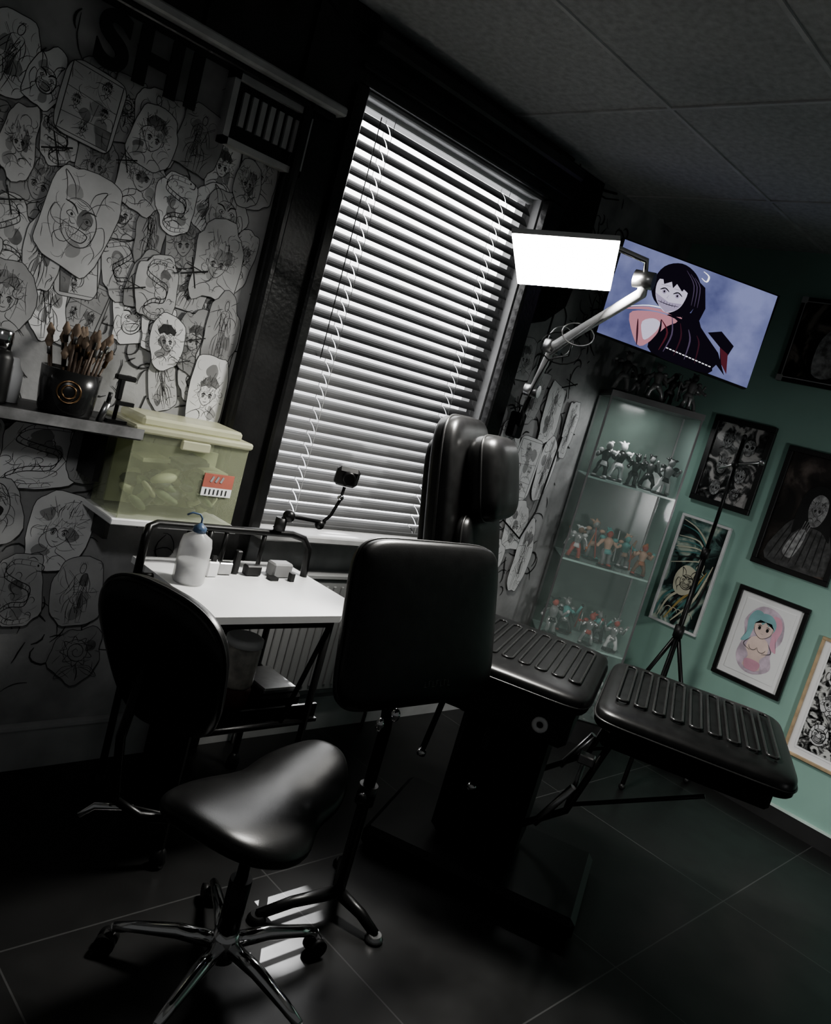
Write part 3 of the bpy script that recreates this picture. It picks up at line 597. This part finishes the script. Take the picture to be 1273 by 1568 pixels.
B.poly(S([(.36,.0),(.34,.22),(.36,.38),(.46,.50),(.56,.52),(.62,.40),(.70,.22),(.74,.0)],4,True),s_blk,PTV,.001)
B.poly([(.55,.50),(.66,.36),(.76,.24),(.84,.04),(.78,.14),(.74,.02),(.60,.02)],s_blk,PTV,.0011)
B.poly([(.66,.40),(.76,.30),(.80,.10),(.84,.36),(.74,.46)],s_blk,PTV,.0012)
B.poly([(.76,.30),(.82,.26),(.85,.06),(.80,.14)],s_red,PTV,.0013)
B.poly(S([(.16,.30),(.24,.38),(.36,.42),(.46,.40),(.40,.30),(.34,.12),(.28,.02),(.22,.10)],3,True),s_pink,PTV,.0015)
B.poly(S([(.25,.27),(.31,.34),(.36,.32),(.35,.22),(.30,.10),(.27,.15)],3,True),s_skin,PTV,.002)
B.ribbon(S([(.26,.02),(.24,.15),(.22,.28)]),.012,s_dr,PTV,off=.0021); B.ribbon(S([(.36,.36),(.37,.22),(.33,.08)]),.014,s_blk,PTV,off=.0021)
B.ribbon(S([(.13,.34),(.26,.42),(.40,.45),(.48,.44)]),.03,s_pink,PTV,off=.0022); B.ribbon(S([(.13,.36),(.26,.45),(.40,.48),(.48,.46)]),.010,s_wht,PTV,off=.0023)
for k in range(4): B.ribbon(S([(.42+.06*k,.42-.03*k),(.45+.06*k,.25),(.43+.07*k,.05)]),.010,s_dr if k%2 else s_gry,PTV,off=.0024)
B.ribbon(S([(.36,.36),(.42,.25),(.40,.05)]),.012,s_red,PTV,off=.0025)
B.poly(S([(.28,.52),(.24,.68),(.28,.88),(.38,.97),(.48,.92),(.54,.78),(.53,.58),(.48,.46),(.40,.44)],4,True),s_blk,PTV,.0027)
B.poly([(.46,.90),(.56,.82),(.60,.62),(.58,.42),(.52,.50),(.54,.66)],s_blk,PTV,.0028)
for k in range(3): B.ribbon(S([(.42+.03*k,.92-.02*k),(.49+.02*k,.80),(.51+.02*k,.6)]),.006,s_gry,PTV,off=.0029)
B.poly(S([(.27,.72),(.275,.60),(.31,.50),(.37,.44),(.43,.50),(.46,.60),(.46,.74),(.38,.84),(.31,.82)],4,True),s_skin,PTV,.003)
B.poly([(.275,.60),(.31,.50),(.37,.44),(.43,.50),(.455,.58),(.37,.55)],s_sh,PTV,.0031)
B.poly([(.26,.74),(.28,.86),(.36,.92),(.46,.86),(.475,.70),(.45,.78),(.43,.70),(.40,.80),(.37,.70),(.34,.80),(.31,.71),(.29,.78)],s_blk,PTV,.0035)
for q in(.325,.41): B.ribbon(S([(q-.028,.645),(q,.675),(q+.03,.65)]),.012,s_blk,PTV,off=.004); B.poly(oval(q,.64,.014,.025,10),s_sh,PTV,.0042); B.poly(oval(q,.64,.006,.012,8),s_blk,PTV,.0044); B.ribbon([(q-.03,.70),(q+.03,.71)],.007,s_blk,PTV,off=.004)
for q in range(6): B.ribbon([(.325+q*.018,.515),(.325+q*.018,.55)],.005,s_blk,PTV,off=.004)
B.ribbon(S([(.30,.53),(.37,.525),(.44,.54)]),.007,s_blk,PTV,off=.004); B.ribbon([(.36,.62),(.352,.585),(.365,.58)],.005,s_sh,PTV,off=.004)
B.ribbon(S([(.52,.97),(.56,.94),(.555,.88),(.52,.90)]),.012,s_wht,PTV,off=.004)
for k in range(14): B.ribbon([(.44+.022*k,.10-.002*k),(.455+.022*k,.10-.002*k)],.03,s_wht,PTV,off=.004)
c_=(TTL+TBR)/2; B.tube([c_-tn*.03,c_-tn*.25+V((0,0,.02)),V((4.0,2.32,2.2))],.02,blackmetal); B.box((3.98,2.30,2.2),(.12,.12,.2),blackmetal,rotz(math.radians(-45)))
B.box((4.08,2.39,2.2),(.1,.14,.12),blackmetal)
B.obj('television')
# ------------------------------------------------------------------ glass cabinet + figurines
cc0=Fh*4.06+Rh*1.0; RC=Matrix((Rh,Fh,V((0,0,1)))).transposed()
def cb(x,y,z): return cc0+Rh*x+Fh*y+V((0,0,z))
B=MB(); cw,cdp=.47,.32; H=1.79; alu=mat('cabinet_frame_grey',.15,.4,.3)
for z in(1.775,.06): B.box(cb(0,cdp/2,z),(cw,cdp,.03 if z>1 else .12),blackplastic,RC)
B.box(cb(0,-.003,1.775),(cw,.006,.03),alu,RC)
for x in(-cw/2+.006,cw/2-.006):
    for y in(.006,cdp-.006): B.box(cb(x,y,H/2),(.009,.009,H-.03),alu,RC)
shz=[1.35,.92,.50]; gsh=mat('glass_shelf',(.55,.7,.66),.1,0,.05,alpha=.45); ged=mat('glass_edge',(.45,.6,.55),.2)
for z in shz: B.box(cb(0,cdp/2,z),(cw-.02,cdp-.02,.006),gsh,RC); B.box(cb(0,.012,z),(cw-.02,.004,.009),ged,RC)
for x in(-cw/2,cw/2): B.box(cb(x,cdp/2,.95),(.003,cdp-.02,1.64),glassm,RC)
B.box(cb(0,0,.95),(cw-.02,.003,1.64),glassm,RC)
B.box(cb(0,cdp-.004,.95),(cw-.02,.004,1.64),mat('cabinet_back',(.10,.13,.115),.2,0,.4,3),RC)
B.obj('glass_display_cabinet')
fms=[mat('fig_dark',.05,.4),mat('fig_grey',.22,.4),mat('fig_silver',.45,.3,.6),mat('fig_black',.015,.3),mat('fig_white',.65,.5)]
fcol=[mat('fig_orange',(.50,.18,.08),.5),mat('fig_skin',(.6,.40,.30),.5),mat('fig_teal',(.15,.42,.40),.5),mat('fig_red',(.42,.08,.06),.5),mat('fig_brown',(.22,.12,.07),.5)]
def figurine(B,p,h,rnd,pal):
    c=[rnd.choice(pal) for _ in range(6)]; lean=rnd.uniform(-.12,.12)
    def q(x,y,z): return p+Rh*((x+lean*z)*h)+Fh*(y*h)+V((0,0,z*h))
    B.lathe(p,[(.22*h,0),(.22*h,.03*h),(.20*h,.05*h)],fms[3],14)
    sp=rnd.uniform(.09,.2)
    for s in(-1,1):
        kn=rnd.uniform(-.12,.02)
        B.tube([q(s*sp,0,.05),q(s*sp*.95,kn,.14),q(s*sp*.8,kn-.02,.25),q(s*.08,-.02,.36),q(s*.05,0,.47)],[.045*h,.065*h,.05*h,.085*h,.06*h],c[0],10); B.ell(q(s*sp,-.04,.07),(.05*h,.08*h,.035*h),c[3],nu=8,nv=6)
        ey=rnd.uniform(-.2,.1); hz=rnd.uniform(.4,.95); hx=rnd.uniform(.24,.4)
        B.tube([q(s*.12,0,.72),q(s*.2,ey*.4,.64),q(s*.25,ey*.6,.58),q(s*hx,ey-.05,hz)],[.05*h,.055*h,.04*h,.04*h],c[1],8); B.ell(q(s*hx,ey-.05,hz),(.045*h,.045*h,.05*h),c[5],nu=8,nv=6)
        if rnd.random()<.6: B.ell(q(s*.17,0,.75),(.09*h,.08*h,.06*h),c[2],nu=8,nv=6)
    B.tube([q(0,0,.40),q(0,0,.50),q(0,-.01,.60),q(0,-.02,.70),q(0,0,.79)],[.10*h,.085*h,.11*h,.14*h,.05*h],c[1],12)
    B.tube([q(0,0,.36),q(0,0,.48)],[.15*h,.09*h],c[2],10)
    B.ell(q(0,-.02,.88),(.085*h,.09*h,.10*h),c[4],nu=12,nv=8); B.ell(q(0,.015,.91),(.10*h,.095*h,.095*h),c[2],nu=12,nv=8)
    for k in range(3):
        t=rnd.uniform(-1.2,1.2); B.tube([q(.05*math.sin(t),.02,.93),q(.13*math.sin(t),.05,.93+.09*math.cos(t)),q(.2*math.sin(t),.08,.92+.12*math.cos(t))],[.045*h,.03*h,.004*h],c[2],6)
    if rnd.random()<.5: 
        s=rnd.choice([-1,1]); B.tube([q(s*.3,-.1,rnd.uniform(.1,.4)),q(s*rnd.uniform(.2,.5),-.1,rnd.uniform(.8,1.1))],[.025*h,.012*h],c[3],6)
    if rnd.random()<.6:
        for s in(-1,1): B.tube([q(s*.05,.08,.72),q(s*.22,.14,.62),q(s*.32,.18,rnd.uniform(.3,.9))],[.06*h,.08*h,.02*h],c[2],6)
B=MB(); rnd=random.Random(11)
for z,pal,hs in((1.353,fms,(.15,.22)),(.923,fms[1:3]+fms[4:]+fcol+fcol,(.16,.23)),(.503,fms+fms[2:3]+fcol[2:4],(.16,.22)),(.12,fms,(.2,.25))):
    for x,y in((-.16,.08),(-.06,.20),(.02,.08),(.11,.2),(.17,.08)):
        figurine(B,cb(x+rnd.uniform(-.015,.015),y,z),rnd.uniform(*hs),rnd,pal)
B.obj('collectible_figurines')
B=MB()
for x,y in((-.19,.07),(-.10,.16),(-.01,.08),(.07,.17),(.14,.07),(.19,.18)):
    figurine(B,cb(x,y,1.79),rnd.uniform(.15,.20),rnd,[fms[0],fms[1],fms[2],fms[1]])
B.obj('collectible_figurines')
# ------------------------------------------------------------------ framed pictures
fblk=mat('frame_black',.015,.35); fwht=mat('frame_white',.7,.4); fwood=mat('frame_light_wood',(.5,.38,.24),.5,0,.2,20); mattw=mat('picture_mount_white',.85,.6,0,.02)
def artmat(name,c1,c2,c3,sc,sp=(.42,.5,.58),dist=1.5):
    m=bpy.data.materials.new(name); m.use_nodes=True; nt=m.node_tree; b=nt.nodes['Principled BSDF']; tc=nt.nodes.new('ShaderNodeTexCoord'); n=nt.nodes.new('ShaderNodeTexNoise'); n.inputs['Scale'].default_value=sc; n.inputs['Detail'].default_value=7; n.inputs['Distortion'].default_value=dist
    r=nt.nodes.new('ShaderNodeValToRGB'); r.color_ramp.elements[0].position=sp[0]; r.color_ramp.elements[1].position=sp[2]; r.color_ramp.elements[0].color=(*c1,1); r.color_ramp.elements[1].color=(*c3,1); k=r.color_ramp.elements.new(sp[1]); k.color=(*c2,1)
    nt.links.new(tc.outputs['Object'],n.inputs['Vector']); nt.links.new(n.outputs['Fac'],r.inputs[0]); nt.links.new(r.outputs[0],b.inputs['Base Color']); b.inputs['Roughness'].default_value=.25; return m
bw=artmat('artwork_bw',(.01,.01,.01),(.07,.07,.07),(.45,.43,.42),12); bw2=artmat('artwork_sepia',(.012,.01,.01),(.04,.033,.03),(.22,.18,.16),5,(.4,.52,.66),.6); wave=artmat('artwork_wave',(.02,.03,.03),(.14,.24,.22),(.50,.56,.48),6); bw3=artmat('artwork_manga',(.01,.01,.01),(.1,.1,.1),(.6,.6,.58),22); bw4=artmat('artwork_dark',(.01,.01,.01),(.05,.045,.04),(.22,.19,.17),6)
def frame(y0,y1,z0,z1,fm_,fw,art,mt=0):
    B=MB(); X=XT-.012
    for (ya,yb_,za,zb) in((y0,y1,z0,z0+fw),(y0,y1,z1-fw,z1),(y0,y0+fw,z0+fw,z1-fw),(y1-fw,y1,z0+fw,z1-fw)):
        B.box((X,(ya+yb_)/2,(za+zb)/2),(.024,yb_-ya,zb-za),fm_,bev=.002)
    B.box((XT-.006,(y0+y1)/2,(z0+z1)/2),(.008,y1-y0-.01,z1-z0-.01),mattw if mt else art)
    if mt: B.box((XT-.0115,(y0+y1)/2,(z0+z1)/2),(.003,y1-y0-2*(fw+mt),z1-z0-2*(fw+mt)),art)
    return B
def PF(yr,zr,o,): return V((XT-.0135-o,yr,zr))
lg=mat('art_grey',.30,.5,0,.6,40); lg2=mat('art_white',.6,.5); dg=mat('art_dark_grey',.07,.5,0,.5,40)
def mini(B,P,u,v,s,kind,rnd,lw,m1=ink,m2=inkg):
    KINDS[kind](lambda p,w=1,c=False:B.ribbon([(u+q[0]*s,v+q[1]*s) for q in p],lw*w,m1,P,c,.0012),lambda p,dk=True:B.poly([(u+q[0]*s,v+q[1]*s) for q in p],m1 if dk else m2,P,.001),rnd)
rnd=random.Random(4)
B=frame(1.68,2.01,1.37,1.83,fblk,.028,bw); Pb=lambda u,v,o:PF(1.845-u,1.60+v,o)
for (u,v,s,k) in((-.06,.11,.05,0),(.06,.10,.055,1),(-.05,-.02,.055,2),(.06,-.05,.05,0),(-.05,-.14,.05,0),(.06,-.15,.045,2)):
    B.poly(oval(u,v,s*.55,s*.75),lg,Pb,.0004); mini(B,Pb,u,v,s,k,rnd,.0025)
B.obj('picture_frame')
B=frame(1.215,1.595,1.16,1.765,fblk,.026,bw2); Pb=lambda u,v,o:PF(1.405-u,1.46+v,o)
B.poly(S([(-.13,-.26),(-.10,-.10),(-.03,-.02),(.08,-.02),(.14,-.10),(.16,-.26)],4,True),dg,Pb,.0003)
B.poly(S([(-.05,.06),(-.02,.13),(.04,.15),(.10,.10),(.11,.0),(.13,-.10),(.08,-.06),(.0,-.06),(-.05,-.10)],4,True),ink,Pb,.0005)
B.poly(S([(.0,.08),(-.005,.02),(.02,-.04),(.04,-.05),(.065,-.03),(.08,.03),(.07,.09),(.03,.11)],4,True),lg,Pb,.0008)
mini(B,Pb,.035,.03,.06,0,rnd,.0022)
B.poly(S([(-.06,-.20),(-.03,-.10),(.01,-.07),(.02,-.12),(-.01,-.22)],4,True),lg,Pb,.0009)
for k in range(4): B.ribbon([(-.01+.01*k,-.09),(.0+.012*k,-.03+.006*k)],.009,lg,Pb,off=.0015)
for k in range(8): B.ribbon(S([(-.12+.035*k,-.25),(-.09+.03*k,-.15),(-.06+.025*k,-.06)]),.004,ink,Pb,off=.0017)
B.obj('picture_frame')
B=frame(1.735,2.015,.685,1.285,fwht,.014,wave); Pb=lambda u,v,o:PF(1.875-u,.985+v,o)
tl=mat('art_teal',(.10,.25,.24),.5); cr=mat('art_cream',(.62,.60,.48),.5); gd=mat('art_gold',(.42,.32,.12),.5)
for k in range(9):
    B.ribbon(S([(-.12,.27-.03*k),(-.03+.01*k,.24-.02*k),(.05,.16-.02*k),(.03,.06-.01*k),(.11,.0)]),.010,[cr,tl,ink,cr,tl][k%5],Pb,off=.0005+.0001*k)
for k in range(7):
    B.ribbon(S([(-.12+.02*k,-.27),(-.10+.03*k,-.16),(-.02+.02*k,-.08),(.06+.01*k,-.02+.02*k)]),.013,[tl,cr,ink,gd][k%4],Pb,off=.0015+.0002*k)
B.poly(S([(-.07,-.02),(-.03,.04),(.04,.02),(.06,-.06),(.0,-.12),(-.06,-.1)],4,True),cr,Pb,.0032); mini(B,lambda u,v,o:Pb(u,v,o+.0035),-.0,-.04,.07,2,rnd,.0028)
for k in range(5): B.ribbon(oval(-.05+.03*k,-.22,.022,.022,10,0,3.14,False),.004,cr,Pb,off=.0034)
B.obj('picture_frame')
pk=mat('art_pink',(.74,.42,.52),.5); sk=mat('art_skin',(.82,.66,.60),.5); th_=mat('art_hair_teal',(.30,.52,.54),.5); gsoft=mat('art_soft_grey',(.60,.50,.58),.6,0,.3,20)
B=frame(1.245,1.60,.56,1.035,fblk,.022,mattw,.03); Pb=lambda u,v,o:PF(1.4225-u,.80+v,o)
B.poly(S([(-.08,.0),(-.10,.08),(-.05,.16),(.02,.17),(.08,.13),(.10,.04),(.07,-.04),(.09,-.12),(.02,-.17),(-.05,-.16),(-.09,-.1)],4,True),gsoft,Pb,.0004)
for s in(-1,1): B.poly(S([(s*.02,.13),(s*.06,.14),(s*.085,.09),(s*.075,.02),(s*.09,-.03),(s*.055,-.01),(s*.045,.06)],4,True),pk if s>0 else th_,Pb,.0008)
B.poly(oval(0,.085,.055,.055,24),th_,Pb,.001); B.poly(S([(-.045,.08),(-.04,.04),(0,.012),(.04,.04),(.045,.08),(0,.11)],4,True),sk,Pb,.0014)
B.poly([(-.05,.075),(-.03,.12),(0,.13),(.03,.12),(.05,.075),(.03,.10),(.02,.082),(.005,.10),(-.012,.078),(-.028,.10)],th_,Pb,.0018)
for s in(-1,1): B.poly(oval(s*.02,.062,.007,.010,12),ink,Pb,.002); B.ribbon(S([(s*.010,.072),(s*.02,.076),(s*.031,.070)]),.003,ink,Pb,off=.0022)
B.poly(S([(-.012,.02),(-.045,.0),(-.055,-.05),(-.03,-.09),(-.045,-.14),(0,-.15),(.045,-.14),(.03,-.09),(.055,-.05),(.045,.0),(.012,.02)],3,True),sk,Pb,.0012)
for s in(-1,1): B.ribbon(oval(s*.022,-.035,.02,.02,14,math.pi,6.28,False),.0025,ink,Pb,off=.0024); B.ribbon(S([(s*.045,.0),(s*.07,-.04),(s*.03,-.06)]),.003,ink,Pb,off=.0024)
B.poly(S([(-.04,-.11),(0,-.10),(.04,-.11),(.03,-.15),(0,-.155),(-.03,-.15)],3,True),pk,Pb,.0024); B.ribbon([(-.006,.036),(.006,.036)],.002,ink,Pb,off=.002)
B.ribbon(S([(-.045,.08),(-.04,.04),(0,.012),(.04,.04),(.045,.08)]),.002,ink,Pb,off=.002)
B.obj('picture_frame')
B=frame(.78,1.155,.35,.94,fwood,.014,mattw,.03); Pb=lambda u,v,o:PF(.967-u,.645+v,o); B.box((XT-.0135,.967,.645),(.002,.27,.48),bw3)
for (u,v,s,k) in((-.07,.14,.06,2),(.04,.10,.06,1),(-.06,-.0,.06,0),(.05,-.06,.06,3),(-.06,-.15,.06,2)):
    B.poly(oval(u,v,s*.7,s*.85),lg2,Pb,.0016); mini(B,lambda a_,b__,o:Pb(a_,b__,o+.002),u,v,s,k,rnd,.003)
B.obj('picture_frame')
medge=mat('frame_bevel_silver',.5,.4,.3)
B=frame(1.36,1.77,2.06,2.48,fblk,.02,bw4,.0); Pb=lambda u,v,o:PF(1.565-u,2.27+v,o)
B.poly(S([(-.05,-.15),(-.06,.0),(.0,.08),(.06,.0),(.05,-.15)],4,True),lg,Pb,.0004)
for (za,zb) in((2.080,2.084),(2.456,2.46)): B.box((XT-.026,1.565,(za+zb)/2),(.004,.37,.004),medge)
B.box((XT-.026,1.748,2.27),(.004,.004,.38),medge); B.box((XT-.026,1.382,2.27),(.004,.004,.38),medge)
for z in(2.06,2.45): B.box((XT-.027,1.755,z+.015),(.004,.03,.03),medge)
B.obj('picture_frame')
# ------------------------------------------------------------------ light stand
B=MB(); sx,sy=3.80,1.68
B.cyl((sx,sy,.40),(sx,sy,1.15),.013,blackmetal); B.cyl((sx,sy,1.15),(sx,sy,1.72),.009,blackmetal); B.cyl((sx,sy,1.13),(sx,sy,1.18),.02,blackplastic); B.cyl((sx,sy,.72),(sx,sy,.78),.024,blackplastic)
for k in range(3):
    t=math.radians(200+120*k); dd=V((math.cos(t),math.sin(t),0)); c0=V((sx,sy,0))
    B.tube([c0+V((0,0,.74)),c0+dd*.29+V((0,0,.02))],.011,blackmetal); B.tube([c0+V((0,0,.42)),c0+dd*.16+V((0,0,.34))],.007,blackmetal); B.ell(c0+dd*.29+V((0,0,.016)),(.016,.016,.016),blackplastic)
B.tube([(sx,1.75,1.56),(sx,sy,1.60),(sx,1.56,1.64)],.006,steel); B.ell((sx,sy,1.60),(.018,.018,.022),blackplastic); B.ell((sx,1.56,1.64),(.014,.014,.014),steel); B.ell((sx,sy,1.73),(.012,.012,.016),blackplastic)
B.obj('light_stand')
# cables
B=MB(); pts=[(1.5+.1*k,2.43,2.66-.012*math.sin(k*.9)-.01*(k%2)) for k in range(19)]; B.tube(pts,.006,blackplastic,6); B.tube([(p[0],p[1]-.02,p[2]-.02-.02*math.sin(i_*.5)) for i_,p in enumerate(pts)],.004,blackplastic,6)
B.tube([(3.08,2.435,2.35),(3.10,2.43,2.1),(3.1,2.43,1.8),(3.10,2.43,1.60)],.005,blackplastic,6); B.tube([(3.02,2.43,1.40),(3.15,2.43,1.05),(3.35,2.43,.95),(3.42,2.43,1.1),(3.45,2.43,1.5)],.005,blackplastic,6)
B.obj('cable_run')
# ------------------------------------------------------------------ lights
w_=bpy.data.worlds.new('World'); bpy.context.scene.world=w_; w_.use_nodes=True; w_.node_tree.nodes['Background'].inputs[0].default_value=(.88,.9,.9,1); w_.node_tree.nodes['Background'].inputs[1].default_value=.08
def light(name,kind,loc,target,energy,size=.3,**k):
    l=bpy.data.lights.new(name,kind); o=bpy.data.objects.new(name,l); bpy.context.collection.objects.link(o); o.location=loc; l.energy=energy
    dv=(V(target)-V(loc)); o.rotation_euler=dv.to_track_quat('-Z','Y').to_euler()
    if kind=='AREA': l.size=size
    if kind=='SPOT': l.spot_size=k['cone']; l.spot_blend=k.get('blend',.1); l.shadow_soft_size=k.get('soft',.01)
    return o
P0=V((1.48,1.52,0)); D=V((.8,1.01,1.18))
light('sun_beam_spot','SPOT',P0+D*3.1,P0,1100,cone=math.radians(3.4),blend=.4,soft=.004)  # added narrow spot, stands in for sunlight on one patch of floor
light('teal_wall_fill_spot','SPOT',(2.3,-.9,1.1),(4.15,1.25,.45),75,cone=math.radians(75),blend=1,soft=.15)  # added fill with no fixture, brightens the lower teal wall
light('left_wall_fill_spot','SPOT',(.1,.5,2.2),(1.15,2.47,1.25),30,cone=math.radians(44),blend=1,soft=.1)  # unseen fill light added to brighten the drawings on the left wall
light('corner_fill_spot','SPOT',(1.2,-.2,2.35),(3.25,2.47,1.25),45,cone=math.radians(24),blend=1,soft=.05)  # added off-frame fill for the sketches right of the window and the bed
light('cabinet_fill','AREA',cb(0,.10,1.755),cb(0,.12,0),1.6,.12)  # invented light under the cabinet top, added to lift the figurines
